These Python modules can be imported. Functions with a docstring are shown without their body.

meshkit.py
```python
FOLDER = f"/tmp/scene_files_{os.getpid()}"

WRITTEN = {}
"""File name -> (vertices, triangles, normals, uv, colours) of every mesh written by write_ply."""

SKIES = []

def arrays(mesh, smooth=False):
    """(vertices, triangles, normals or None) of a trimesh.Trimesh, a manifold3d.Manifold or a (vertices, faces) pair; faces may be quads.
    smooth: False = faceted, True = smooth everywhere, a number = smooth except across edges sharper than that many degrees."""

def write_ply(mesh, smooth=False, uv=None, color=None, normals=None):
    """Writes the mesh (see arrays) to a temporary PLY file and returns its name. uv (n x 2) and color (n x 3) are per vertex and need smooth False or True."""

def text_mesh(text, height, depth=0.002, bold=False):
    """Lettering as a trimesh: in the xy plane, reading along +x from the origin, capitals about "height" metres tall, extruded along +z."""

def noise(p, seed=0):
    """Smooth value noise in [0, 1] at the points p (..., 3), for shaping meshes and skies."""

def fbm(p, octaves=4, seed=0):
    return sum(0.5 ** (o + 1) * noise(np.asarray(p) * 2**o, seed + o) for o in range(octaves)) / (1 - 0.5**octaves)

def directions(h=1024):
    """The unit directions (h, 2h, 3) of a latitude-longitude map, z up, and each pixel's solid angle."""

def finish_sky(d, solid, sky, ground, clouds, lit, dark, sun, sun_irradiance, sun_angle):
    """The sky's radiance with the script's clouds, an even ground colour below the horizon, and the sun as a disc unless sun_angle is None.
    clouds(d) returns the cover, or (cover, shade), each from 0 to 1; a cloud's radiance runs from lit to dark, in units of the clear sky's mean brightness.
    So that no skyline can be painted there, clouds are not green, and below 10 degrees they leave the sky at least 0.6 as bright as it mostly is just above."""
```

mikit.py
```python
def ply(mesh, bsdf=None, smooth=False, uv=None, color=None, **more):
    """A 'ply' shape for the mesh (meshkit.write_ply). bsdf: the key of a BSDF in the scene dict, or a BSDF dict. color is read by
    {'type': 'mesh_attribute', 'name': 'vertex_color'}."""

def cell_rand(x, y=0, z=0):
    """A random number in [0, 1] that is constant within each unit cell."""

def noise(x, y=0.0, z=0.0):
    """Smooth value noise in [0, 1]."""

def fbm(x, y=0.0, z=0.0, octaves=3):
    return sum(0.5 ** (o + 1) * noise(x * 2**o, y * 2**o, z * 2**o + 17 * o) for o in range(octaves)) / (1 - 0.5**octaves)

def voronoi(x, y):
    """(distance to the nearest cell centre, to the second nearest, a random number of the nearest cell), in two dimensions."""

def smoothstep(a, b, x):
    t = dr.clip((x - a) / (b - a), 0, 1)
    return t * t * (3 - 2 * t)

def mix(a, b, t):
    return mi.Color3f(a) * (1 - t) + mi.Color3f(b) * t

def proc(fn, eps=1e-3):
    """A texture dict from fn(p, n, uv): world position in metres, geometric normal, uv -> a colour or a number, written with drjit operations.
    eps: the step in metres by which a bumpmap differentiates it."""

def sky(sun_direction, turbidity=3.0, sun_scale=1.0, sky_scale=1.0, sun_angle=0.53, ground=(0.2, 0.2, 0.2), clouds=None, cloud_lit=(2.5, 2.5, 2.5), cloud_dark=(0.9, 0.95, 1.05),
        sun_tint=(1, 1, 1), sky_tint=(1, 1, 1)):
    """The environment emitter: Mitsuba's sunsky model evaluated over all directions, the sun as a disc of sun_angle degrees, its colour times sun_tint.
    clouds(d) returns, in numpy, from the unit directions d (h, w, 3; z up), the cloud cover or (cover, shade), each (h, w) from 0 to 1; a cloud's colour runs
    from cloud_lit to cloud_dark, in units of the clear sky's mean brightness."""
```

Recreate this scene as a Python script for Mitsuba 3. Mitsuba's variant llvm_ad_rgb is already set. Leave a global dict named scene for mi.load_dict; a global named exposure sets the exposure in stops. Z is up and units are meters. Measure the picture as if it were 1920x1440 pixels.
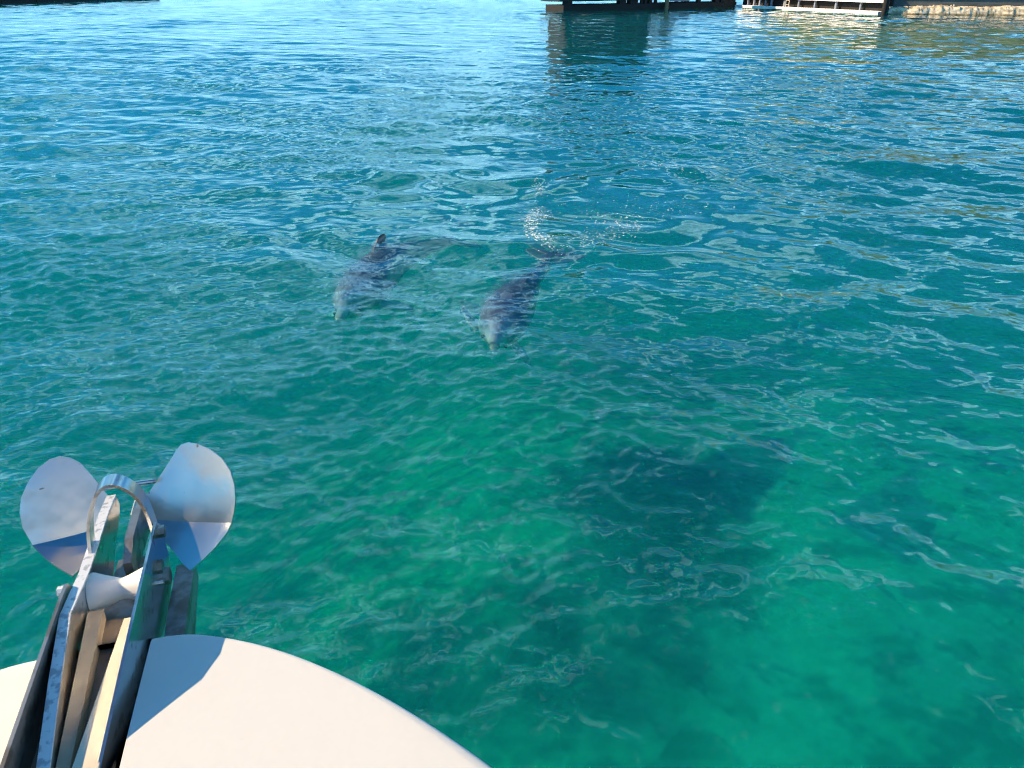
import math, numpy as np, trimesh, manifold3d as m3, mitsuba as mi, drjit as dr, mikit, meshkit
from shapely.geometry import Polygon
from scipy.interpolate import PchipInterpolator, CubicSpline, RectBivariateSpline

T = mi.ScalarTransform4f
scene, labels = {}, {}
rng = np.random.default_rng(7)

# ------------------------------------------------------------------ camera, sky, exposure
H, PITCH, F = 2.3, math.radians(28.0), 1442.0 / 1920
FWD = np.array([0, math.cos(PITCH), -math.sin(PITCH)]); EYE = np.array([0, 0, H])
scene['camera'] = {'type': 'perspective', 'fov': math.degrees(2 * math.atan(0.5 / F)), 'fov_axis': 'x', 'near_clip': 0.05, 'far_clip': 6000.0,
                   'to_world': T().look_at(origin=EYE.tolist(), target=(EYE + FWD).tolist(), up=[0, 0, 1])}
SUN = np.array([-0.87, 0.0, 0.50])


def sky_clouds(d):
    z = np.maximum(d[..., 2], 0.03)
    p = np.stack([d[..., 0] / (z + 0.12) * 1.3, d[..., 1] / (z + 0.12) * 1.3, np.zeros_like(z)], -1)
    n = meshkit.fbm(p * 2.4 + 255.4, 6, 5) * 0.6 + meshkit.fbm(p * 0.7 + 255.4, 3, 11) * 0.4
    cover = np.clip((n - 0.545) / 0.04, 0, 1) * np.clip((d[..., 2] - 0.06) / 0.12, 0, 1)
    shade = np.clip((meshkit.fbm(p * 2.3 + 3.1, 5, 9) - 0.42) / 0.3, 0, 1) * 0.8
    haze = np.clip(1 - d[..., 2] / 0.19, 0, 1) ** 1.0 * 0.85
    return np.maximum(cover * 0.92, haze), np.where(cover > 0.2, shade * 0.8, 0.25)


scene['sky'] = mikit.sky(SUN.tolist(), turbidity=3, sky_scale=0.54, clouds=sky_clouds, cloud_lit=(3.6, 7.2, 9.2), cloud_dark=(0.7, 1.1, 1.5), sky_tint=(0.16, 0.97, 1.6), sun_tint=(1.06, 1.0, 0.92))
exposure = 2.53

# ------------------------------------------------------------------ helpers
def numbered(key):
    if key not in scene and key not in labels: return key
    k = 1
    while f'{key}_{k:03d}' in scene or f'{key}_{k:03d}' in labels: k += 1
    return f'{key}_{k:03d}'


def thing(name, label, cat, group=None):
    key = numbered(name); labels[key] = {'label': label, 'category': cat}
    if group: labels[key]['group'] = group
    return key


def obj(name, mesh, mat, parent=None, smooth=30, label=None, cat=None, group=None, kind=None, **more):
    key = numbered(f'{parent}__{name}' if parent else name)
    scene[key] = mikit.ply(mesh, mat, smooth=smooth, **more)
    tag = {k: v for k, v in dict(label=label, category=cat, group=group, kind=kind).items() if v}
    if tag: labels[key] = tag
    return key


def rgb(*c): return {'type': 'rgb', 'value': list(c)}
def tm(m):
    q = m.to_mesh(); return trimesh.Trimesh(q.vert_properties[:, :3], q.tri_verts, process=False)
def mani(t): return m3.Manifold(m3.Mesh(np.asarray(t.vertices, np.float32), np.asarray(t.faces, np.uint32)))
def cat(ms): return trimesh.util.concatenate(ms)


def rbox(size, bev=0.004):
    """a box with chamfered edges, centred"""
    a = np.array(size) / 2; b = min(bev, a.min() * 0.6)
    pts = [[sx * (a[0] - (k != 0) * b), sy * (a[1] - (k != 1) * b), sz * (a[2] - (k != 2) * b)] for sx in (-1, 1) for sy in (-1, 1) for sz in (-1, 1) for k in range(3)]
    return trimesh.convex.convex_hull(np.array(pts))


def frame_box(p0, p1, z0, z1, thick, bev=0.01, back=True):
    """an upright slab whose front foot runs from p0 to p1 (plan), going back by thick"""
    p0, p1 = np.array(p0, float), np.array(p1, float); d = p1 - p0; L = np.linalg.norm(d); d /= L; n = np.array([-d[1], d[0]])
    b = rbox((L, thick, z1 - z0), bev); M = np.eye(4); M[:2, 0] = d; M[:2, 1] = n
    c = (p0 + p1) / 2 + n * thick / 2; M[:3, 3] = [c[0], c[1], (z0 + z1) / 2]
    return b.apply_transform(M)


def tube(pts, r, sides=10, cap=True):
    p = np.asarray(pts, float); r = np.broadcast_to(r, (len(p),)); t = np.gradient(p, axis=0); t /= np.linalg.norm(t, axis=1, keepdims=True)
    a = np.cross(t[0], [0.13, 0.31, 0.94]); a /= np.linalg.norm(a); A = []
    for i in range(len(p)):
        a = a - t[i] * (a @ t[i]); a /= np.linalg.norm(a); A.append(a)
    A = np.array(A); B = np.cross(t, A); an = np.arange(sides) * 2 * np.pi / sides
    v = p[:, None] + r[:, None, None] * (np.cos(an)[None, :, None] * A[:, None] + np.sin(an)[None, :, None] * B[:, None])
    v = v.reshape(-1, 3); f = []
    for i in range(len(p) - 1):
        for j in range(sides):
            k = (j + 1) % sides; f += [[i * sides + j, i * sides + k, (i + 1) * sides + k], [i * sides + j, (i + 1) * sides + k, (i + 1) * sides + j]]
    n = len(v); v = np.vstack([v, p[0], p[-1]])
    for j in range(sides):
        k = (j + 1) % sides; f += [[n, k, j], [n + 1, (len(p) - 1) * sides + j, (len(p) - 1) * sides + k]]
    return trimesh.Trimesh(v, f, process=False)


def smoothstep(a, b, x):
    t = np.clip((x - a) / (b - a), 0, 1); return t * t * (3 - 2 * t)


# ------------------------------------------------------------------ water
sea_rng = np.random.default_rng(21)
SPLASH = np.array([0.85, 8.6])


def wave_sum(x, y, dx, dy, lams, slope, spread, mean=-105.0, sharp=0.0):
    """sum of many plane waves on the grid x by y (all separable, so it is one matrix product); waves too short for the local spacing fade out"""
    n = len(lams); k = 2 * np.pi / lams; ang = np.radians(mean) + sea_rng.normal(0, spread, n); ph = sea_rng.uniform(0, 6.283, n)
    kx, ky, a = k * np.cos(ang), k * np.sin(ang), slope / k
    out = 0
    for m, c in ((1, 1.0), (2, -0.5 * sharp)):
        if c == 0: continue
        wx = smoothstep(2.0, 4.0, 2 * np.pi / (np.abs(m * kx) + 1e-6) / dx[:, None]); wy = smoothstep(2.0, 4.0, 2 * np.pi / (np.abs(m * ky) + 1e-6) / dy[:, None])
        px, py = m * (kx * x[:, None] + ph), m * ky * y[:, None]
        if m == 1: out = out + (a * c * wx * np.sin(px)) @ (wy * np.cos(py)).T + (a * c * wx * np.cos(px)) @ (wy * np.sin(py)).T
        else: out = out + (a * c * wx * np.cos(px)) @ (wy * np.cos(py)).T - (a * c * wx * np.sin(px)) @ (wy * np.sin(py)).T
    return out


def lam_range(a, b, n): return a * (b / a) ** ((np.arange(n) + sea_rng.uniform(0, 1, n)) / n)


def flat_fbm(X, Y, fx, fy, octaves, seed):
    """noise on every fourth grid line, splined in between"""
    x, y = X[:, 0], Y[0]; i = np.unique(np.r_[0:len(x):4, len(x) - 1]); j = np.unique(np.r_[0:len(y):4, len(y) - 1])
    P = np.stack([X[np.ix_(i, j)] * fx, Y[np.ix_(i, j)] * fy, np.zeros((len(i), len(j)))], -1)
    return RectBivariateSpline(x[i], y[j], meshkit.fbm(P, octaves, seed))(x, y)


def sea_height(x, y):
    dx, dy = np.gradient(x), np.gradient(y) * 0.6
    X, Y = np.meshgrid(x, y, indexing='ij')
    swell = wave_sum(x, y, dx, dy, lam_range(1.2, 3.5, 40), 0.0115, 0.5)
    chop = wave_sum(x, y, dx, dy, lam_range(0.35, 1.2, 90), 0.0118, 0.7, sharp=0.3)
    ripple = wave_sum(x, y, dx, dy, lam_range(0.06, 0.35, 220), 0.0195, 1.0, sharp=0.3) * (1 - 0.58 * smoothstep(4.5, 9, Y))
    R = np.hypot(X, Y - 2.0)
    calm = 0.25 + 1.1 * smoothstep(0.3, 0.72, flat_fbm(X, Y, 0.42, 0.26, 3, 3))
    lee = 1 - 0.72 * smoothstep(0.3, 2.2, X + 0.15 * (Y - 4)) * smoothstep(11.0, 6.5, Y)          # the smoother water off the starboard bow
    far = (1 - 0.5 * smoothstep(10, 35, Y)) * (0.80 + 0.65 * smoothstep(0.3, 0.7, flat_fbm(X, Y, 0.10, 0.05, 3, 41)))
    r = np.hypot(X - SPLASH[0], Y - SPLASH[1]); swirl = np.exp(-(r / 1.9) ** 2)
    z = far * (swell * (0.6 + 0.4 * lee) + chop * (0.55 + 0.45 * calm) * (0.4 + 0.6 * lee)) * (1 - 0.5 * swirl) + far * lee * ripple * calm * (1 + 1.35 * smoothstep(1.4, -0.6, X) * smoothstep(7.5, 5.0, Y)) * (1 - 0.6 * swirl)
    ph = flat_fbm(X, Y, 0.6, 0.6, 3, 8) * 13; br = smoothstep(0.35, 0.65, flat_fbm(X, Y, 0.8, 0.8, 2, 18))
    z += 0.026 * br * np.cos(r * 2 * np.pi / 1.15 + ph) * np.exp(-((r - 2.4) / 1.6) ** 2) * smoothstep(0.3, 1.2, r)   # broken rings round the stirred water
    z += 0.006 * (1 - br) * np.cos(r * 2 * np.pi / 0.5 + 2 * ph) * np.exp(-((r - 1.6) / 1.2) ** 2)
    q = np.hypot(X + 0.35, Y - 1.6); gust = flat_fbm(X, Y, 0.5, 0.5, 2, 14)                        # waves that the rocking bow sends out
    for lam, sl, sd in ((1.30, 0.055, 30), (0.85, 0.060, 31), (0.55, 0.042, 32), (0.37, 0.024, 33), (0.24, 0.016, 34)):
        jit = flat_fbm(X, Y, 0.55 / lam, 0.55 / lam, 2, sd)
        z += sl * lam / 6.283 * np.cos(q * 2 * np.pi / lam + 7 * jit) * np.exp(-(q / 7.0) ** 2) * smoothstep(0.3, 0.65, jit * 0.5 + gust * 0.5)
    return X, Y, z


def graded(limit, fine, flat, rate):
    a = [0.0]
    while a[-1] < limit: a.append(a[-1] + fine * (1 + max(0, a[-1] - flat) * rate))
    return np.array(a)
gx = graded(1500, 0.0185, 2.6, 0.36); gx = np.concatenate([-gx[:0:-1], gx])
gy = 3.0 + graded(1500, 0.0145, 3.2, 0.27); gyb = 3.0 - graded(60, 0.02, 2.0, 0.35)
gy = np.concatenate([gyb[:0:-1], gy])
X, Y, Z = sea_height(gx, gy)
def sea_z(x, y): return Z[np.clip(np.searchsorted(gx, x), 0, len(gx) - 1), np.clip(np.searchsorted(gy, y), 0, len(gy) - 1)]
nx_, ny_ = X.shape
ii = (np.arange(nx_ - 1)[:, None] * ny_ + np.arange(ny_ - 1)[None]).ravel()
faces = np.vstack([np.stack([ii, ii + ny_, ii + ny_ + 1], 1), np.stack([ii, ii + ny_ + 1, ii + 1], 1)])
print('water triangles', len(faces))
scene['water_body'] = {'type': 'homogeneous', 'albedo': rgb(0.01, 0.65, 0.715), 'sigma_t': rgb(0.60, 0.062, 0.118), 'scale': 1.5, 'phase': {'type': 'hg', 'g': 0.3}}
scene['water_surface'] = {'type': 'blendbsdf', 'weight': 0.40, 'a': {'type': 'thindielectric', 'int_ior': 1.25}, 'b': {'type': 'dielectric', 'int_ior': 1.33}}
obj('water', (np.stack([X, Y, Z], -1).reshape(-1, 3), faces), 'water_surface', smooth=True, kind='structure',
    label='clear turquoise rippling sea water around the boat bow', interior={'type': 'ref', 'id': 'water_body'})

# ------------------------------------------------------------------ sea bed
BED = -2.2
def bed_color(p, n, uv):
    qx = p.x * 0.8 - p.y * 0.6 + 0.9 * mikit.fbm(p.x * 1.1, p.y * 1.1, 21.0, 3); qy = p.x * 0.6 + p.y * 0.8 + 0.9 * mikit.fbm(p.x * 1.1, p.y * 1.1, 33.0, 3)
    big = mikit.fbm(qx * 0.6 + 3, qy * 0.6, 0.0, 4); mid = mikit.fbm(qx * 1.8, qy * 1.8, 5.0, 4); fine = mikit.fbm(p.x * 9, p.y * 9, 9.0, 3)
    def patch(cx, cy, rx, ry): return dr.exp(-(dr.square((p.x - cx) / rx) + dr.square((p.y - cy) / ry)))
    where = 1.2 * patch(1.35, 6.6, 1.2, 1.0) + 0.7 * patch(1.6, 5.2, 0.65, 0.9) + 0.6 * patch(0.1, 3.9, 1.5, 0.9) + 0.25 * patch(-3.0, 7.0, 2.0, 3.0) - 0.8 * patch(4.0, 4.8, 1.8, 2.4)
    weed = mikit.smoothstep(0.34, 0.92, big * 0.45 + mid * 0.42 + where * 0.64)
    bits = mikit.smoothstep(0.42, 0.78, mikit.fbm(p.x * 3.6 + 2.0 * mid, p.y * 3.6, 3.0, 3))
    sand = mikit.mix(mikit.mix((0.58, 0.54, 0.30), (0.82, 0.76, 0.46), fine), (0.26, 0.27, 0.14), bits * 0.88)
    return mikit.mix(sand, mikit.mix((0.025, 0.05, 0.015), (0.085, 0.12, 0.045), fine), weed * 0.95)
scene['bed_sand'] = {'type': 'diffuse', 'reflectance': mikit.proc(bed_color)}
bx = np.concatenate([np.linspace(-1500, -30, 15)[:-1], np.linspace(-30, 30, 241), np.linspace(30, 1500, 15)[1:]])
by = np.concatenate([np.linspace(-1500, -5, 15)[:-1], np.linspace(-5, 40, 226), np.linspace(40, 1500, 15)[1:]])
BX, BY = np.meshgrid(bx, by, indexing='ij')
BZ = BED + 0.35 * (meshkit.fbm(np.stack([BX * 0.5, BY * 0.5, 0 * BX], -1), 4, 2) - 0.5) - 5.0 * smoothstep(4.5, 22, BY) - 2.2 * smoothstep(-0.5, 5, -BX)
ii = (np.arange(len(bx) - 1)[:, None] * len(by) + np.arange(len(by) - 1)[None]).ravel(); k = len(by)
obj('seabed', (np.stack([BX, BY, BZ], -1).reshape(-1, 3), np.vstack([np.stack([ii, ii + k, ii + k + 1], 1), np.stack([ii, ii + k + 1, ii + 1], 1)])),
    'bed_sand', smooth=True, kind='structure', label='pale sandy sea bed mottled with weed seen through the water')

# ------------------------------------------------------------------ far quay: wharf, boathouse, white jetty, sea wall, hill
def wood_color(a, b, scale=6.0):
    def fn(p, n, uv):
        g = mikit.fbm(p.x * scale, p.y * scale, p.z * scale * 4, 3); return mikit.mix(a, b, g)
    return mikit.proc(fn)
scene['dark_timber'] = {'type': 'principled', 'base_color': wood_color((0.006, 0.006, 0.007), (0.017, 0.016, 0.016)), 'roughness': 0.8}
scene['brown_timber'] = {'type': 'principled', 'base_color': wood_color((0.16, 0.10, 0.05), (0.34, 0.23, 0.12)), 'roughness': 0.8}
scene['grey_board'] = {'type': 'principled', 'base_color': wood_color((0.18, 0.21, 0.26), (0.26, 0.30, 0.36), 2.0), 'roughness': 0.6}
scene['white_paint'] = {'type': 'principled', 'base_color': wood_color((0.72, 0.72, 0.71), (0.84, 0.84, 0.83), 1.2), 'roughness': 0.55}
scene['beige_stone'] = {'type': 'principled', 'base_color': wood_color((0.46, 0.40, 0.29), (0.64, 0.57, 0.44), 2.5), 'roughness': 0.85}
scene['grey_wall'] = {'type': 'principled', 'base_color': wood_color((0.03, 0.04, 0.045), (0.12, 0.14, 0.14), 1.3), 'roughness': 0.8}
def rock_color(p, n, uv):
    g = mikit.fbm(p.x * 5, p.y * 5, p.z * 7, 4); wet = mikit.smoothstep(0.2, 0.06, p.z + 0.1 * g)
    return mikit.mix(mikit.mix((0.34, 0.28, 0.19), (0.70, 0.62, 0.48), mikit.smoothstep(0.25, 0.7, g)), (0.12, 0.09, 0.04), wet * 0.8)
scene['rock'] = {'type': 'diffuse', 'reflectance': mikit.proc(rock_color)}
scene['window_glass'] = {'type': 'principled', 'base_color': rgb(0.03, 0.04, 0.05), 'roughness': 0.08, 'specular': 0.6}

W0, W1, W2, W3, W4 = (np.array(q) for q in ((2.35, 60.7), (18.4, 70.0), (24.7, 56.6), (33.0, 54.4), (52.0, 50.0)))
def along(A, B, s): d = (B - A) / np.linalg.norm(B - A); return A + d * s
def inward(A, B, s, back): d = (B - A) / np.linalg.norm(B - A); return A + d * s + np.array([-d[1], d[0]]) * back
def slab(A, B, s0, s1, z0, z1, back0, thick, bev=0.01): return frame_box(inward(A, B, s0, back0), inward(A, B, s1, back0), z0, z1, thick, bev)

wharf = thing('wharf', 'long black timber wharf standing low over the water at the top of the view', 'wharf')
LW = np.linalg.norm(W1 - W0)
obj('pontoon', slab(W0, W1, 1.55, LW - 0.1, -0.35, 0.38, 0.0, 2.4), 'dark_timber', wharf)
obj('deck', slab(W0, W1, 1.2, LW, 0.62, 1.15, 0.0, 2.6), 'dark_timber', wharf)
for a, w in ((2.1, 0.55), (6.95, 0.55), (8.0, 0.7), (8.76, 0.2), (9.12, 0.24), (9.59, 0.28), (10.1, 0.2), (11.3, 0.25), (12.2, 0.2), (12.75, 0.16), (13.28, 0.3), (14.5, 0.3), (16.4, 0.45), (17.6, 1.6)):
    obj('pile', slab(W0, W1, a - w / 2, a + w / 2, -0.3, 0.64, 0.08, min(w, 0.5)), 'dark_timber', wharf)
obj('mooring_board', slab(W0, W1, 11.35, 13.3, 0.5, 1.7, -0.13, 0.09), 'grey_board', wharf, label='grey blue board fixed to the front of the wharf')
mp = inward(W0, W1, 10.8, -0.35)
obj('mooring_pile', tube([[mp[0], mp[1], -0.3], [mp[0] + 0.02, mp[1], 0.5], [mp[0], mp[1], 2.2]], [0.15, 0.14, 0.13], 14), 'brown_timber', label='brown round timber pile standing in the water before the black wharf', cat='pile')

bh = thing('boathouse', 'dark timber boathouse on the black wharf, seen as a dark reflection', 'boathouse')
bz = 1.15
obj('wall', slab(W0, W1, 1.9, 9.6, bz, 5.6, 0.25, 2.3), 'dark_timber', bh)
g0, g1 = inward(W0, W1, 1.6, 0.05), inward(W0, W1, 9.9, 0.05); dd = (g1 - g0) / np.linalg.norm(g1 - g0); nn = np.array([-dd[1], dd[0]])
rv = []
for g in (g0, g1):
    for q, zz in ((0, 5.603), (2.7, 5.603), (1.35, 7.0)): rv.append([*(g + nn * q), zz])
obj('roof', trimesh.convex.convex_hull(np.array(rv)), 'dark_timber', bh)

jetty = thing('white_jetty', 'white painted jetty on pale posts with a black gap beneath, right of the black wharf', 'jetty')
LJ = np.linalg.norm(W2 - W1)
obj('fascia', slab(W1, W2, 0.0, LJ - 0.05, 0.66, 1.45, 0.0, 0.25), 'white_paint', jetty)
obj('deck', slab(W1, W2, 0.0, LJ - 0.05, 1.2, 1.4, 0.252, 4.0), 'white_paint', jetty)
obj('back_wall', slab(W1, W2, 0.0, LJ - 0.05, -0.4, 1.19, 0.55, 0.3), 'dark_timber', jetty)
obj('ledge', slab(W1, W2, 0.0, LJ - 0.3, -0.3, 0.16, -0.25, 0.9), 'white_paint', jetty, label='white ledge along the waterline')
for i, a in enumerate((0.97, 1.67, 2.36, 3.0, 3.69, 5.1, 6.61, 8.22, 10.26, 12.46, 14.45)):
    w = 0.11 + 0.02 * (i % 3)
    obj('post', slab(W1, W2, a - w / 2, a + w / 2, 0.163, 0.657, 0.20 + 0.02 * (i % 2), 0.14), 'grey_board', jetty)
lad = thing('ladder', 'small pale ladder hanging down the front of the white jetty', 'ladder')
for dx in (-0.17, 0.17): obj('rail', slab(W1, W2, 5.77 + dx - 0.025, 5.77 + dx + 0.025, 0.17, 1.9, -0.09, 0.06, 0.008), 'beige_stone', lad)
for zz in np.arange(0.3, 2.0, 0.28): obj('rung', slab(W1, W2, 5.62, 5.92, zz, zz + 0.05, -0.075, 0.035, 0.006), 'beige_stone', lad)
ep = inward(W1, W2, LJ + 0.06, -0.1)
obj('end_pile', tube([[ep[0], ep[1], -0.3], [ep[0], ep[1], 0.5], [ep[0], ep[1], 1.12]], [0.19, 0.18, 0.18], 14), 'dark_timber', label='black square ended pile between the white jetty and the stone sea wall', cat='pile')
house = thing('white_building', 'white building behind the jetty, seen as a pale reflection', 'building')
obj('wall', slab(W0, W1, 11.0, 17.5, 1.15, 5.2, 6.5, 8.0), 'white_paint', house)
for a in (11.8, 14.0, 16.0):
    for zz in (1.7, 3.5): obj('window', slab(W0, W1, a, a + 1.0, zz, zz + 1.1, 6.44, 0.057), 'window_glass', house)
obj('roof', slab(W0, W1, 10.6, 17.9, 5.203, 5.5, 6.1, 8.8), 'beige_stone', house)

wall = thing('sea_wall', 'grey sea wall with a pale stone cap at the upper right edge', 'wall')
for A, B in ((W2, W3), (W3, W4)):
    L = np.linalg.norm(B - A)
    obj('face', slab(A, B, 0.25 if A is W2 else 0, L, -0.4, 1.0, 0.5, 0.8), 'grey_wall', wall)
    n = max(1, int(L / 2.2))
    for i in range(n): obj('cap_stone', slab(A, B, L * i / n + (0.25 if A is W2 and i == 0 else 0.012), L * (i + 1) / n - 0.012, 1.003, 1.45 + 0.015 * rng.normal(), 0.38 + 0.012 * rng.normal(), 1.2, 0.025), 'beige_stone', wall)
rocks = []
for i in range(260):
    t = rng.uniform(0.02, 1) ** 1.0 * 27
    A, B, s_ = (W2, W3, t) if t < np.linalg.norm(W3 - W2) else (W3, W4, t - np.linalg.norm(W3 - W2))
    top = 0.46 + 0.2 * float(meshkit.noise(np.array([[t * 0.8, 0.3, 0]]), 4)[0]); zz = rng.uniform(-0.5, top)
    c = inward(A, B, s_, 0.40 - 0.45 * (top - zz) + rng.uniform(-0.1, 0.05)); r0 = 0.04 * 3.0 ** rng.uniform(0, 1)
    m = trimesh.creation.icosphere(subdivisions=1, radius=r0); v = np.array(m.vertices)
    v *= 1 + 0.5 * (meshkit.noise(v / r0 * 1.7 + i * 3.1, 6)[:, None] - 0.5); v *= [1.2, 1.1, 0.75]
    rocks.append(trimesh.Trimesh(v + [c[0], c[1], zz - r0 * 0.4], m.faces, process=False))
obj('shore_rocks', cat(rocks), 'rock', smooth=25, kind='stuff', label='small pale crusted rocks along the foot of the grey sea wall', cat='rocks')
L1 = np.linalg.norm(W3 - W2); tt = np.arange(0.25, 27, 0.07); prof = [(0.62, 0.50), (0.42, 0.52), (0.22, 0.50), (0.06, 0.42), (0.0, 0.28), (-0.06, 0.12), (-0.12, -0.05), (-0.16, -0.3)]
lv = []
for t in tt:
    A, B, s_ = (W2, W3, t) if t < L1 else (W3, W4, t - L1)
    for bk, zz in prof: c = inward(A, B, s_, bk); lv.append([c[0], c[1], zz])
lv = np.array(lv); n1 = meshkit.fbm(lv * [1.1, 1.1, 0.7], 3, 31); n2 = meshkit.fbm(lv * [6, 6, 5], 3, 32)
lv[:, 2] += 0.35 * (n1 - 0.5) + 0.16 * (n2 - 0.5); lv[:, 1] -= 0.30 * (n1 - 0.5) + 0.24 * (n2 - 0.5)
m_ = len(prof); lf = [[i * m_ + j, i * m_ + j + 1, (i + 1) * m_ + j + 1] for i in range(len(tt) - 1) for j in range(m_ - 1)] + [[i * m_ + j, (i + 1) * m_ + j + 1, (i + 1) * m_ + j] for i in range(len(tt) - 1) for j in range(m_ - 1)]
lm = trimesh.Trimesh(lv, lf, process=False)
if lm.face_normals[:, 2].mean() < 0: lm.invert()
obj('crusted_ledge', lm, 'rock', wall, smooth=35, label='flat pale ledge crusted with shells along the waterline')

fj = thing('timber_jetty', 'low black jetty edge at the far upper left corner', 'jetty')
J0, J1, J2 = np.array((-80.0, 58.0)), np.array((-47.5, 78.0)), np.array((-41.0, 100.0))
for k, (A, B) in enumerate(((J0, J1), (J1, J2))):
    L = np.linalg.norm(B - A)
    obj('deck', slab(A, B, 0, L, -0.3, 0.75 + 0.003 * k, 0.0, 4.0), 'dark_timber', fj)
    for a in np.arange(1.5, L, 4.0): obj('pile', slab(A, B, a - 0.2, a + 0.2, -0.25, 0.7, -0.06, 0.3), 'dark_timber', fj)

def hill_color(p, n, uv):
    a = mikit.fbm(p.x * 0.5, p.y * 0.5, p.z * 0.5, 4); b = mikit.fbm(p.x * 2.5, p.y * 2.5, p.z * 2.5, 3)
    return mikit.mix(mikit.mix((0.03, 0.055, 0.02), (0.10, 0.14, 0.05), mikit.smoothstep(0.3, 0.7, a)), (0.26, 0.24, 0.13), mikit.smoothstep(0.62, 0.75, b) * 0.6)
scene['hill_bush'] = {'type': 'diffuse', 'reflectance': mikit.proc(hill_color)}
hx, hy = np.meshgrid(np.linspace(31, 201, 171), np.linspace(0, 90, 91), indexing='ij')
front = np.interp(hx, [31, 33, 52, 201], [58.2, 57.4, 53, 28])
hz = 1.0 + 9 * smoothstep(4, 50, hy) * smoothstep(31, 50, hx + 0.25 * hy) + 4 * smoothstep(40, 90, hy)
hz = hz + (smoothstep(1.5, 6, hy) * smoothstep(31, 36, hx)) * (1.8 * meshkit.fbm(np.stack([hx * 0.42, hy * 0.42, hx * 0], -1), 4, 5) + 1.2 * np.abs(meshkit.fbm(np.stack([hx * 0.2, hy * 0.25, hx * 0], -1), 3, 15)))
ii = (np.arange(170)[:, None] * 91 + np.arange(90)[None]).ravel()
obj('hill', (np.stack([hx, front + hy, hz], -1).reshape(-1, 3), np.vstack([np.stack([ii, ii + 91, ii + 92], 1), np.stack([ii, ii + 92, ii + 1], 1)])), 'hill_bush', smooth=True, kind='structure', label='bushy green hillside behind the sea wall')

# ------------------------------------------------------------------ dolphins
def airfoil(n=18):
    t = np.linspace(0, 2 * np.pi, n, endpoint=False); x = 0.5 - 0.5 * np.cos(t)
    return x, 0.5 * np.sin(t) * (1 - 0.55 * x) * 1.25


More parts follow.
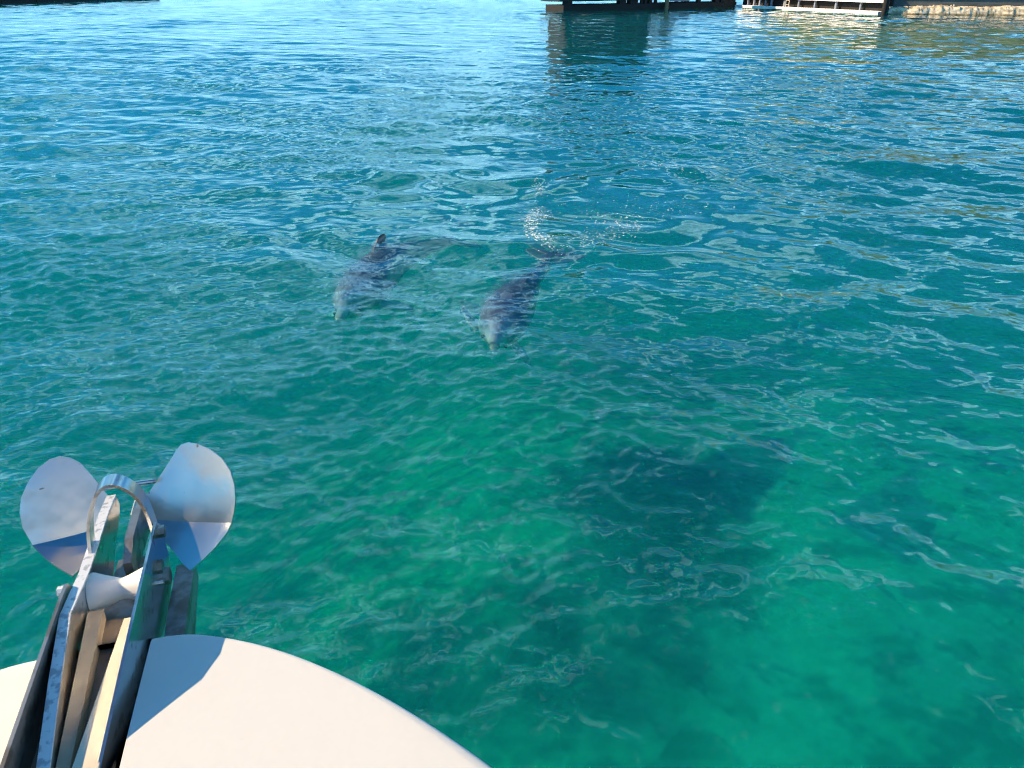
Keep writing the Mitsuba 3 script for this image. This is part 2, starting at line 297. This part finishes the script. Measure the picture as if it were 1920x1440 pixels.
def fin(sections, normal):
    """sections: (leading point, chord, thickness); chord runs along +x, the thickness along normal"""
    ax, ay = airfoil(); n = len(ax); v = []
    for p, c, th in sections: v.append(np.array(p) + np.outer(ax * c, [1, 0, 0]) + np.outer(ay * th, normal))
    hulls = [m3.Manifold.hull_points(np.vstack([v[i], v[i + 1]]).astype(np.float64)) for i in range(len(v) - 1)]
    return m3.Manifold.batch_boolean(hulls, m3.OpType.Add)


def dolphin_mesh(L, spine, roll, seed, fin_tone, flip, slim, fh):
    u = np.array([0, .015, .045, .085, .11, .145, .19, .26, .34, .44, .54, .64, .74, .83, .90, .96, .985])
    wv = np.array([.010, .017, .021, .026, .036, .050, .070, .090, .102, .104, .092, .072, .047, .027, .017, .012, .006]) * 0.84
    tv = np.array([.006, .012, .016, .021, .038, .053, .070, .088, .097, .100, .092, .075, .055, .040, .030, .016, .006]) * 0.86
    bv = np.array([.007, .014, .018, .023, .030, .044, .064, .086, .098, .095, .083, .066, .050, .038, .028, .015, .006]) * 0.88
    us = np.concatenate([np.linspace(0, .14, 24)[:-1], np.linspace(.14, .985, 60)]); nt = 40; th = np.arange(nt) * 2 * np.pi / nt
    w, t, b = (PchipInterpolator(u, q)(us) * L for q in (wv * slim, tv, bv))
    v = np.stack([np.broadcast_to(us[:, None] * L, (len(us), nt)), w[:, None] * np.cos(th), np.where(np.sin(th) > 0, t[:, None], b[:, None]) * np.sin(th)], -1).reshape(-1, 3)
    f = []
    for i in range(len(us) - 1):
        for j in range(nt):
            k = (j + 1) % nt; f += [[i * nt + j, (i + 1) * nt + j, (i + 1) * nt + k], [i * nt + j, (i + 1) * nt + k, i * nt + k]]
    n = len(v); v = np.vstack([v, [[-0.003 * L, 0, 0]], [[.988 * L, 0, 0]]]); e = (len(us) - 1) * nt
    for j in range(nt): f += [[n, j, (j + 1) % nt], [n + 1, e + (j + 1) % nt, e + j]]
    body = trimesh.Trimesh(v, f, process=False); body.fix_normals(); parts = [mani(body)]
    zt = PchipInterpolator(u, tv)(0.5) - .008
    parts.append(fin([((.455 * L, 0, (zt - .02) * L), .155 * L, .030 * L), ((.488 * L, 0, (zt + fh * .012) * L), .11 * L, .022 * L), ((.515 * L, 0, (zt + fh * .028) * L), .085 * L, .016 * L), ((.540 * L, 0, (zt + fh * .041) * L), .060 * L, .011 * L), ((.562 * L, 0, (zt + fh * .050) * L), .030 * L, .006 * L)], [0, 1, 0]))
    for sgn, dn in ((1, flip[0]), (-1, flip[1])):
        parts.append(fin([((.255 * L, sgn * .07 * L, -.055 * L), .085 * L, .028 * L), ((.275 * L, sgn * .115 * L, (-.055 + dn * .35) * L), .075 * L, .02 * L), ((.308 * L, sgn * .145 * L, (-.055 + dn * .75) * L), .055 * L, .013 * L), ((.338 * L, sgn * .165 * L, (-.055 + dn) * L), .022 * L, .006 * L)], [0, -dn * 0.9 * sgn, 1]))
        parts.append(fin([((.915 * L, 0, 0), .075 * L, .030 * L), ((.928 * L, sgn * .05 * L, 0), .078 * L, .018 * L), ((.955 * L, sgn * .10 * L, 0), .055 * L, .011 * L), ((.985 * L, sgn * .138 * L, 0), .018 * L, .004 * L)], [0, 0, 1]))
    m = m3.Manifold.batch_boolean(parts, m3.OpType.Add).refine_to_length(0.022)
    t_ = tm(m); t_.merge_vertices(); trimesh.smoothing.filter_taubin(t_, iterations=6)
    p = np.array(t_.vertices); q = p / L
    tz = PchipInterpolator(u, tv)(np.clip(q[:, 0], 0, .985)); rel = q[:, 2] / tz
    ns = meshkit.fbm(p * [7, 10, 10] + seed, 4, 3)[:, None]; fine = meshkit.fbm(p * 26 + seed, 3, 4)[:, None]
    back = np.array([.042, .070, .115]) * (0.75 + 0.5 * ns); side = np.array([.15, .185, .235]) * (0.75 + 0.5 * ns); belly = np.array([.42, .40, .39])
    k = smoothstep(-.1, .75, rel)[:, None]; c = side * (1 - k) + back * k; k = smoothstep(-.35, -.8, rel)[:, None]; c = c * (1 - k) + belly * k
    head = smoothstep(.30, .08, q[:, 0])[:, None]; c = c * (1 - 0.6 * head) + np.array([.30, .315, .335]) * (0.15 + 1.7 * smoothstep(.35, .65, ns)) * 0.6 * head
    tip = 0.8 * smoothstep(.04, .005, q[:, 0])[:, None]; c = c * (1 - tip) + np.array([.42, .40, .37]) * tip
    c = c * (0.8 + 0.4 * fine)
    fk = (smoothstep(.080, .095, q[:, 2]) * (q[:, 0] > .44) * (q[:, 0] < .62))[:, None]; c = c * (1 - fk) + np.array(fin_tone) * (0.7 + 0.6 * fine) * fk
    ft = (smoothstep(.115, .122, q[:, 2]))[:, None]; c = c * (1 - ft) + np.array([.015, .012, .012]) * ft
    # bend along the spine (snout first), rolled
    sp = np.array(spine, float); d = np.r_[0, np.cumsum(np.linalg.norm(np.diff(sp, axis=0), axis=1))]; d *= L / d[-1]; cs = CubicSpline(d, sp)
    def bend(p):
        x = p[:, 0]; xc = np.clip(x, 0, L); pos = cs(xc); tan = cs(xc, 1); tan /= np.linalg.norm(tan, axis=1, keepdims=True); pos = pos + tan * (x - xc)[:, None]
        up = np.array([0, 0, 1.0]) - tan * tan[:, 2:]; up /= np.linalg.norm(up, axis=1, keepdims=True); rt = np.cross(up, tan)
        ro_ = roll * (1 - smoothstep(.6, .92, x / L))[:, None]; cr, sr = np.cos(ro_), np.sin(ro_); up2 = up * cr + rt * sr; rt2 = rt * cr - up * sr
        return pos + rt2 * p[:, 1:2] + up2 * p[:, 2:3]
    return trimesh.Trimesh(bend(p), t_.faces, process=False), np.clip(c, 0, 1), bend


scene['dolphin_skin'] = {'type': 'principled', 'base_color': {'type': 'mesh_attribute', 'name': 'vertex_color'}, 'roughness': 0.35, 'specular': 0.5}
scene['eye_black'] = {'type': 'principled', 'base_color': rgb(0.01, 0.01, 0.012), 'roughness': 0.1}
for L, spine, roll, seed, tone, flip, slim, fh, label in (
    (2.5, [(-1.40, 5.73, -.155), (-1.41, 6.2, -.215), (-1.36, 6.75, -.255), (-1.25, 7.26, -.255), (-0.96, 7.83, -.26), (-0.56, 8.3, -.30)], 0.18, 1.3, (.30, .19, .16), (-.03, -.05), 1.05, 1.0,
     'grey dolphin on the left with its black tipped dorsal fin above the water'),
    (2.2, [(-0.13, 5.10, -.13), (-0.11, 5.55, -.18), (0.0, 6.14, -.215), (0.17, 6.67, -.20), (0.34, 7.02, -.14), (0.42, 7.2, -.08)], -0.4, 7.7, (.12, .12, .14), (.02, -.07), 1.08, .45,
     'grey dolphin on the right with its tail flukes near the splash')):
    m, col, bend = dolphin_mesh(L, spine, roll, seed, tone, flip, slim, fh)
    key = obj('dolphin', m, 'dolphin_skin', smooth=True, color=col, label=label, cat='dolphin', group='dolphins swimming towards the boat')
    for sg in (-1, 1):
        e = trimesh.creation.icosphere(2, 0.014); c = bend(np.array([[.125 * L, sg * .041 * L * slim, -.012 * L]]))[0]
        obj('eye', e.apply_translation(c), 'eye_black', key, smooth=True)

# ------------------------------------------------------------------ foam
scene['foam'] = {'type': 'principled', 'base_color': rgb(0.78, 0.84, 0.85), 'roughness': 0.35, 'specular': 0.5}
blob = []
def foam_run(pts, n, spread, rmin, rmax):
    p = np.array(pts); d = np.r_[0, np.cumsum(np.linalg.norm(np.diff(p, axis=0), axis=1))]
    for i in range(int(4.2 * n)):
        t = rng.uniform(0, d[-1])
        if meshkit.noise(np.array([[t * 7 + p[0, 0] * 9, 0.5, 0]]), 3)[0] < rng.uniform(0.25, 0.7): continue
        c = np.array([np.interp(t, d, p[:, 0]), np.interp(t, d, p[:, 1])]) + rng.normal(0, 1.7 * spread, 2) * [1, 1.6]
        r0 = 0.62 * rmin * (rmax / rmin) ** (rng.uniform() ** 2.2)
        m = trimesh.creation.icosphere(subdivisions=0 if r0 < 0.012 else 1, radius=r0); v = np.array(m.vertices) * [rng.uniform(0.8, 1.9), rng.uniform(0.8, 1.5), rng.uniform(0.3, 0.7)]
        v *= 1 + 0.4 * (meshkit.noise(v / r0 * 1.3 + i, 2)[:, None] - 0.5)
        blob.append(trimesh.Trimesh(v + [c[0], c[1], sea_z(c[0], c[1]) + abs(rng.normal(0, 0.008))], m.faces, process=False))
foam_run([(.30, 8.45), (.22, 8.1), (.20, 7.7), (.25, 7.4), (.40, 7.15)], 230, .035, .003, .016)
foam_run([(.30, 8.40), (.42, 8.2), (.55, 8.1)], 40, .04, .003, .010)
foam_run([(.58, 7.42), (.78, 7.33), (1.0, 7.52), (1.26, 7.8)], 230, .055, .0025, .011)
foam_run([(.75, 8.5), (.87, 8.3), (1.0, 7.95), (1.2, 8.0), (1.38, 8.2)], 150, .05, .0025, .011)
foam_run([(.30, 9.75), (.33, 9.3), (.36, 9.05)], 50, .025, .003, .013)
foam_run([(.45, 9.0), (.9, 8.8), (1.6, 8.4)], 110, .22, .0025, .010)
foam_run([(1.85, 10.7), (2.1, 10.6), (2.4, 10.2)], 60, .1, .003, .013)
foam_run([(1.4, 8.3), (1.9, 8.5), (2.2, 8.4)], 60, .09, .0025, .012)
foam_run([(.40, 7.2), (.42, 7.02)], 40, .04, .003, .011)
obj('foam', cat(blob), 'foam', smooth=40, kind='stuff', label='white foam and droplets where the tail stirred the water', cat='foam')

# ------------------------------------------------------------------ the boat's bow
DECK = 1.4
E_ = np.array([-.26, .966, 0]); E_ /= np.linalg.norm(E_); R_ = np.array([E_[1], -E_[0], 0]); A_ = np.array([-.63, .858, DECK])
LOC = np.eye(4); LOC[:3, 0] = E_; LOC[:3, 1] = -R_; LOC[:3, 2] = [0, 0, 1]; LOC[:3, 3] = A_
def place(m):
    """boat coordinates (s forward of the stem head, p to starboard, h above the deck) to the world"""
    m = m.copy(); v = np.array(m.vertices); m.vertices = A_ + v[:, :1] * E_ + v[:, 1:2] * R_ + v[:, 2:3] * [0, 0, 1]
    m.invert() if False else None; m.fix_normals() if m.is_watertight else m.invert(); return m
def gel(p, n, uv):
    g = mikit.fbm(p.x * 3, p.y * 3, p.z * 3, 3); sp = mikit.noise(p.x * 160, p.y * 160, p.z * 160); dirt = mikit.smoothstep(0.93, 0.99, mikit.noise(p.x * 28 + 4, p.y * 28, p.z * 28))
    return mikit.mix(mikit.mix((0.66, 0.645, 0.60), (0.72, 0.71, 0.665), g * 0.8 + 0.2 * sp), (0.5, 0.45, 0.36), dirt * 0.6)
scene['gelcoat'] = {'type': 'principled', 'base_color': mikit.proc(gel), 'roughness': 0.42, 'specular': 0.4}
scene['hull_paint'] = {'type': 'principled', 'base_color': rgb(0.72, 0.72, 0.70), 'roughness': 0.25, 'specular': 0.5}

boat = thing('boat', 'white boat bow with a rounded deck filling the lower left corner', 'boat')
ps = np.linspace(0, .72, 40)
half = [(-1.28 * p * p, p) for p in ps] + [(-.664 - t, .72 + .45 * (1 - math.exp(-t * 0.95))) for t in np.linspace(.15, 5.5, 26)]
half = np.array(half); ks = np.concatenate([[-1, -.992, -.975, -.95, -.9], np.linspace(-.8, .8, 17), [.9, .95, .975, .992, 1]])
def deck_h(s, k, w): return -0.010 * np.clip((np.abs(k) - 0.965) / 0.035, 0, 1) ** 2 + 0.022 * (w / 1.1) * (1 - k ** 2) - 0.02 * np.clip((s + 0.03) / 0.03, 0, 1) ** 2
dv = np.array([[s_, k * w_, deck_h(s_, k, w_)] for s_, w_ in half for k in ks]); nk = len(ks); df = []
for i in range(len(half) - 1):
    for j in range(nk - 1): df += [[i * nk + j, i * nk + j + 1, (i + 1) * nk + j + 1], [i * nk + j, (i + 1) * nk + j + 1, (i + 1) * nk + j]]
def place_raw(m):
    v = np.array(m.vertices); return trimesh.Trimesh(A_ + v[:, :1] * E_ + v[:, 1:2] * R_ + v[:, 2:3] * [0, 0, 1], m.faces, process=False)
rim = [j for j in range(nk)] + [i * nk + nk - 1 for i in range(1, len(half))] + [(len(half) - 1) * nk + j for j in range(nk - 2, -1, -1)] + [i * nk for i in range(len(half) - 2, 0, -1)]
nd = len(dv); dv2 = dv.copy(); dv2[:, 2] = -0.045 - 0.001 * (dv[:, 1] ** 2)
sf = []
for i, a in enumerate(rim):
    b = rim[(i + 1) % len(rim)]; sf += [[a, a + nd, b], [b, a + nd, b + nd]]
dm = trimesh.Trimesh(np.vstack([dv, dv2]), df + [[f[0] + nd, f[2] + nd, f[1] + nd] for f in df] + sf, process=True); dm.merge_vertices(); dm.update_faces(dm.nondegenerate_faces()); dm.fix_normals()
if dm.volume < 0: dm.invert()
slot = trimesh.convex.convex_hull(np.array([[a, b, z] for a, b in ((.3, -.075), (-1.1, -.06), (.3, .079), (-.05, .074), (-.24, .053), (-1.1, .04)) for z in (-.1, .1)]))
dm = tm(mani(dm) - mani(slot))
obj('deck', place(dm), 'gelcoat', boat, smooth=32)
outline = np.vstack([half[::-1] * [1, -1], half[1:]])
levels = [(0.0, -.0105), (.004, -.022), (.004, -.05), (-.012, -.056), (-.03, -.12), (-.10, -.4), (-.2, -.8), (-.33, -1.3), (-.55, -1.75)]
hv = []
for inset, hh in levels:
    for s_, p_ in outline: hv.append([s_ + inset * 1.3 * math.exp(s_ * 0.8), np.sign(p_) * max(abs(p_) + inset * min(1, abs(p_) / 0.2), 0), hh])
no = len(outline); hf = []
for i in range(len(levels) - 1):
    for j in range(no - 1): hf += [[i * no + j, i * no + j + 1, (i + 1) * no + j + 1], [i * no + j, (i + 1) * no + j + 1, (i + 1) * no + j]]
hm = place_raw(trimesh.Trimesh(hv, hf, process=False))
out = hm.face_normals @ R_ * np.sign((hm.triangles_center - A_) @ R_)
if out.mean() < 0: hm.invert()
scene['hull_two_sided'] = {'type': 'twosided', 'b': {'type': 'ref', 'id': 'hull_paint'}}
obj('hull', hm, 'hull_paint', boat, smooth=35)

scene['cabin_glass'] = {'type': 'principled', 'base_color': rgb(0.02, 0.025, 0.03), 'roughness': 0.06, 'specular': 0.6}
cab = np.array([[-2.3, -.62, .0], [-2.3, .62, .0], [-2.85, -.55, 1.0], [-2.85, .55, 1.0], [-5.4, -.8, .0], [-5.4, .8, .0], [-5.4, -.66, 1.05], [-5.4, .66, 1.05]])
cabm = m3.Manifold.batch_hull([m3.Manifold.sphere(.07, 16).translate((float(a), float(b), float(c))) for a, b, c in cab])
obj('cabin', place(tm(cabm)), 'gelcoat', boat, smooth=35)
cabw = f'{boat}__cabin'
for k in (-1, 1):
    q = np.array([[-2.43 - .0, k * .05, .20], [-2.43, k * .52, .20], [-2.76, k * .47, .80], [-2.76, k * .05, .80]]) + [.052, 0, .03]
    obj('windscreen', place(trimesh.convex.convex_hull(np.vstack([q, q + [.012, 0, .006]]))), 'cabin_glass', cabw)

# bow roller
def worn(base, dark, lo, hi, rough, sc=60.0):
    def fn(p, n, uv): return mikit.mix(base, dark, mikit.smoothstep(lo, hi, mikit.fbm(p.x * sc, p.y * sc, p.z * sc, 4)))
    return {'type': 'principled', 'base_color': mikit.proc(fn), 'metallic': 1.0, 'roughness': rough}
scene['steel'] = worn((0.62, 0.63, 0.64), (0.40, 0.38, 0.35), 0.55, 0.8, 0.22)
scene['worn_edge'] = worn((0.80, 0.80, 0.79), (0.45, 0.46, 0.47), 0.5, 0.68, 0.42, 110.0)
scene['worn_edge']['metallic'] = 0.35
scene['dull_steel'] = worn((0.42, 0.40, 0.38), (0.26, 0.22, 0.18), 0.4, 0.7, 0.45, 40.0)
def stain(p, n, uv):
    g = mikit.fbm(p.x * 14, p.y * 14, p.z * 14, 4); rust = mikit.smoothstep(0.94, 0.975, mikit.noise(p.x * 75 + 7, p.y * 75, p.z * 75))
    return mikit.mix(mikit.mix((0.74, 0.74, 0.73), (0.54, 0.54, 0.53), mikit.smoothstep(0.4, 0.7, g)), (0.25, 0.12, 0.05), rust * 0.8)
def stain_rough(p, n, uv): return 0.25 + 0.20 * mikit.smoothstep(0.35, 0.7, mikit.fbm(p.x * 14, p.y * 14, p.z * 14, 4))
scene['fluke_steel'] = {'type': 'principled', 'base_color': mikit.proc(stain), 'metallic': 1.0, 'roughness': mikit.proc(stain_rough)}
scene['nylon'] = {'type': 'principled', 'base_color': rgb(0.74, 0.73, 0.70), 'roughness': 0.4, 'specular': 0.4}
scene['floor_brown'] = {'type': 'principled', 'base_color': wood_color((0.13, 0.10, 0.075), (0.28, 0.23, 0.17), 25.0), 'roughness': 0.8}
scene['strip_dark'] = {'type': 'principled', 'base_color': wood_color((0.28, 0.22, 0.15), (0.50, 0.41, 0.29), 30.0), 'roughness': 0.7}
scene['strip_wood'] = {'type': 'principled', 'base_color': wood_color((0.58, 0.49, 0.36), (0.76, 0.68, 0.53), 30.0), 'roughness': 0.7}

def plate(poly, p0, p1, bev=0.0012):
    """an upright plate with outline (s, h), from p0 to p1"""
    m = trimesh.creation.extrude_polygon(Polygon(poly), p1 - p0); v = np.array(m.vertices)
    return place(trimesh.Trimesh(np.stack([v[:, 0], v[:, 2] + p0, v[:, 1]], 1), m.faces, process=False))
def bar(pts, half_w, half_t):
    """a flat strip along a polyline (s, p, h): half_w across p, half_t up"""
    hs = [trimesh.convex.convex_hull(np.vstack([np.array(a) + [[0, x, y]] for a in (pts[i], pts[i + 1]) for x in (-half_w, half_w) for y in (-half_t, half_t)])) for i in range(len(pts) - 1)]
    return place(tm(m3.Manifold.batch_boolean([mani(h) for h in hs], m3.OpType.Add)))

BR = f'{boat}__bow_roller'
def ribbon(pts, thick):
    """an upright plate that may bend in plan: points (s, p, top, bottom)"""
    q = [np.array([[a, p + k * thick / 2, z] for k in (-1, 1) for z in (lo, hi)]) for a, p, hi, lo in pts]
    return place(tm(m3.Manifold.batch_boolean([m3.Manifold.hull_points(np.vstack([q[i], q[i + 1]])) for i in range(len(q) - 1)], m3.OpType.Add)))
left = [(-.9, .043, -.006, -.04), (-.35, -.0083, .004, -.034), (-.24, -.0189, .012, -.034), (-.1, -.0312, .030, -.034), (.02, -.0413, .040, -.05), (.07, -.0387, .038, -.065), (.12, -.036, .036, -.07), (.2, -.0354, .036, -.065), (.28, -.0343, .037, -.03), (.333, -.0301, .039, .0), (.345, -.030, .026, .012)]
right = [(-.9, -.01, -.006, -.04), (-.35, .030, -.001, -.034), (-.24, .0404, .004, -.034), (-.17, .0511, .032, -.034), (-.1, .0618, .060, -.034), (-.05, .0652, .069, -.04), (0, .0658, .070, -.055), (.1, .0662, .069, -.075), (.19, .066, .067, -.065), (.212, .066, .045, -.04)]
obj('side_plate', ribbon(left, .005), 'steel', BR, label='plate on the left of the roller with a bright worn top edge')
obj('top_flange', bar([(a, p - .003, h + .0015) for a, p, h, _ in left[1:-1]], .0080, .0020), 'worn_edge', BR, label='bright worn top edge of the left side plate')
obj('side_plate', ribbon(right, .0045), 'steel', BR, label='taller plate on the right of the roller')
obj('side_plate', plate([(-.9, .05), (.05, .052), (.085, .05), (.10, .03), (.07, -.03), (.0, -.04), (-.04, -.035), (-.9, -.035)], -.058, -.053), 'dull_steel', BR, label='thin outer plate left of the bright edge')
def wedge(pts, z0, z1): return place(trimesh.convex.convex_hull(np.array([[a, b, z] for a, b in pts for z in (z0, z1)])))
obj('channel_floor', wedge([(.07, -.036), (.07, .063), (-.1, .058), (-.24, .037), (-.24, -.016), (-.6, .01)], -.034, -.026), 'floor_brown', BR, label='stained brown floor of the channel')
obj('base_plate', wedge([(.065, -.034), (.065, .0625), (.19, -.0315), (.19, .0625), (.26, -.030), (.26, .03)], -.060, -.054), 'dull_steel', BR, label='dark plate under the roller')
obj('gutter_floor', wedge([(.06, -.0525), (.06, -.044), (-.24, -.0525), (-.24, -.022), (-.6, -.0525), (-.6, .01)], -.03, -.014), 'floor_brown', BR, label='brown gutter between the two left plates')
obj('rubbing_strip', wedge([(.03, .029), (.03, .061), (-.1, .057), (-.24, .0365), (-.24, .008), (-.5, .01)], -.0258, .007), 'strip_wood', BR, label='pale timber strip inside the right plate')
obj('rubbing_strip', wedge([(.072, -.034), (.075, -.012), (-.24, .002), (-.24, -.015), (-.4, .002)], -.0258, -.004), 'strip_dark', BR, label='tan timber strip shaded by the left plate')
obj('stem_plate', plate([(.215, -.052), (.21, -.085), (-.02, -.13), (-.03, -.055), (.10, -.045)], .076, .108), 'dull_steel', BR, label='grey plate below the right side plate')
pr = np.linspace(-.045, .050, 29); rad = .017 + .018 * (np.abs(pr - .002) / .047) ** 1.15; rad[[0, -1]] -= .002
prof = np.vstack([[[0, pr[0]]], np.stack([rad, pr], 1), [[0, pr[-1]]]])
ro = trimesh.creation.revolve(prof, sections=40); v = np.array(ro.vertices)
obj('roller', place(trimesh.Trimesh(np.stack([v[:, 0] + .115, v[:, 2] + .0105, v[:, 1] - .002], 1), ro.faces, process=False)), 'nylon', BR, smooth=35, label='white waisted nylon roller between the plates')
obj('roller_pin', place(tube([[.115, -.066, -.002], [.115, .0, -.002], [.115, .076, -.002]], .006, 12)), 'steel', BR)
def disc(s_, p_, h_, r_, t_): return place(tube([[s_, p_, h_], [s_, p_ + t_ / 2, h_], [s_, p_ + t_, h_]], r_, 6))
obj('bolt', disc(.13, .0685, .018, .012, .008), 'dull_steel', BR); obj('bolt', disc(.185, .0685, .050, .011, .011), 'dull_steel', BR)
obj('bolt', disc(.085, -.070, .036, .009, .011), 'worn_edge', BR, label='pale bolt head on the outer left plate'); obj('bolt', disc(.15, .0685, -.02, .015, .010), 'dull_steel', BR)
hk = CubicSpline([0, 1, 2, 3, 4, 5, 6], [(.185, -.040, .015), (.187, -.030, .09), (.19, -.009, .142), (.192, .017, .162), (.195, .045, .139), (.198, .058, .095), (.200, .0605, .03)])
hp = hk(np.linspace(0, 6, 49)); tg = np.gradient(hp, axis=0); tg /= np.linalg.norm(tg, axis=1, keepdims=True)
nn_ = np.cross(tg, [1, 0, 0]); nn_ /= np.linalg.norm(nn_, axis=1, keepdims=True)
hv = np.stack([hp + a * np.array([.0165, 0, 0]) + b * nn_ * .0026 for a, b in ((-1, -1), (1, -1), (1, 1), (-1, 1))], 1).reshape(-1, 3); hf = []
for i in range(len(hp) - 1):
    for j in range(4): k = (j + 1) % 4; hf += [[i * 4 + j, i * 4 + k, (i + 1) * 4 + k], [i * 4 + j, (i + 1) * 4 + k, (i + 1) * 4 + j]]
e = (len(hp) - 1) * 4; hf += [[0, 2, 1], [0, 3, 2], [e, e + 1, e + 2], [e, e + 2, e + 3]]
obj('hoop', place(trimesh.Trimesh(hv, hf, process=False)), 'steel', BR, smooth=40, label='flat steel hoop arching over the channel')

# anchor in the roller
anchor = thing('anchor', 'steel plough anchor with two broad flukes stowed in the bow roller', 'anchor')
def sheet(up, lo, thick=.0045):
    """a folded fluke: two outlines that share the fold line, dished along it and given thickness"""
    f0, f1 = np.array(up[0]), np.array(up[-1]); mid = (f0 + f1) / 2; fd = (f1 - f0) / np.linalg.norm(f1 - f0); out = []
    ns = []
    for poly in (up, lo):
        P = np.array(poly); n = np.linalg.svd(P - P.mean(0))[2][2]; ns.append(n if n[2] > 0 else -n)
    lift = ns[0] + ns[1]; lift /= np.linalg.norm(lift)
    for poly, n in zip((up, lo), ns):
        P = np.array(poly); c = P.mean(0); a = fd - n * (fd @ n); a /= np.linalg.norm(a); b = np.cross(n, a)
        q = np.stack([(P - c) @ a, (P - c) @ b], 1); t = np.r_[0, np.cumsum(np.linalg.norm(np.diff(q, axis=0), axis=1))]
        pg = Polygon(q).buffer(.012, quad_segs=12).buffer(-.0112, quad_segs=12)
        m = mani(trimesh.creation.extrude_polygon(pg, thick)).refine_to_length(.012); m = tm(m); v = np.array(m.vertices)
        w = c + np.outer(v[:, 0], a) + np.outer(v[:, 1], b) + np.outer(v[:, 2] - thick, n)
        w = w + np.outer(1.3 * ((w - mid) @ fd) ** 2 - .004, lift)
        out.append(mani(trimesh.Trimesh(w, m.faces, process=False)))
    return place(tm(out[0] + out[1]))
RU = [(0.336, -0.004, -0.02), (0.341, 0.005, -0.004), (0.35, 0.033, 0.031), (0.36, 0.064, 0.07), (0.367, 0.086, 0.099), (0.369, 0.097, 0.111), (0.367, 0.11, 0.115), (0.359, 0.127, 0.113), (0.347, 0.15, 0.104), (0.331, 0.171, 0.089), (0.314, 0.185, 0.068), (0.299, 0.19, 0.044), (0.286, 0.189, 0.018), (0.277, 0.183, -0.003), (0.271, 0.176, -0.02)]
RL = [(0.271, 0.176, -0.02), (0.25, 0.168, -0.025), (0.223, 0.147, -0.033), (0.202, 0.124, -0.04), (0.186, 0.103, -0.045), (0.205, 0.089, -0.042), (0.245, 0.066, -0.035), (0.282, 0.044, -0.028), (0.314, 0.013, -0.024), (0.336, -0.004, -0.02)]
LU = [(0.326, -0.049, -0.02), (0.338, -0.032, -0.003), (0.347, -0.039, 0.019), (0.357, -0.054, 0.046), (0.366, -0.068, 0.073), (0.374, -0.082, 0.096), (0.377, -0.096, 0.108), (0.377, -0.112, 0.115), (0.373, -0.129, 0.114), (0.364, -0.149, 0.103), (0.35, -0.167, 0.083), (0.337, -0.18, 0.06), (0.325, -0.185, 0.037), (0.313, -0.184, 0.012), (0.3, -0.173, -0.02)]
LL = [(0.3, -0.173, -0.02), (0.27, -0.149, -0.03), (0.247, -0.124, -0.038), (0.227, -0.099, -0.045), (0.255, -0.077, -0.039), (0.292, -0.059, -0.029), (0.326, -0.049, -0.02)]
obj('fluke', sheet(LU, LL), 'fluke_steel', anchor, smooth=20, label='left fluke with a grey stain')
obj('fluke', sheet(RU, RL), 'fluke_steel', anchor, smooth=20, label='clean right fluke')
obj('cross_rod', place(tube([(.345, -.055, .052), (.346, -.005, .052), (.345, .045, .052)], .0045, 10)), 'steel', anchor)
obj('shank', plate([(.38, .0), (.33, .022), (.22, .024), (.17, .005), (.17, -.03), (.38, -.05)], .004, .018), 'dull_steel', anchor)
obj('crown', place(rbox((.07, .05, .05), .012).apply_translation([.37, .010, -.03])), 'dull_steel', anchor)
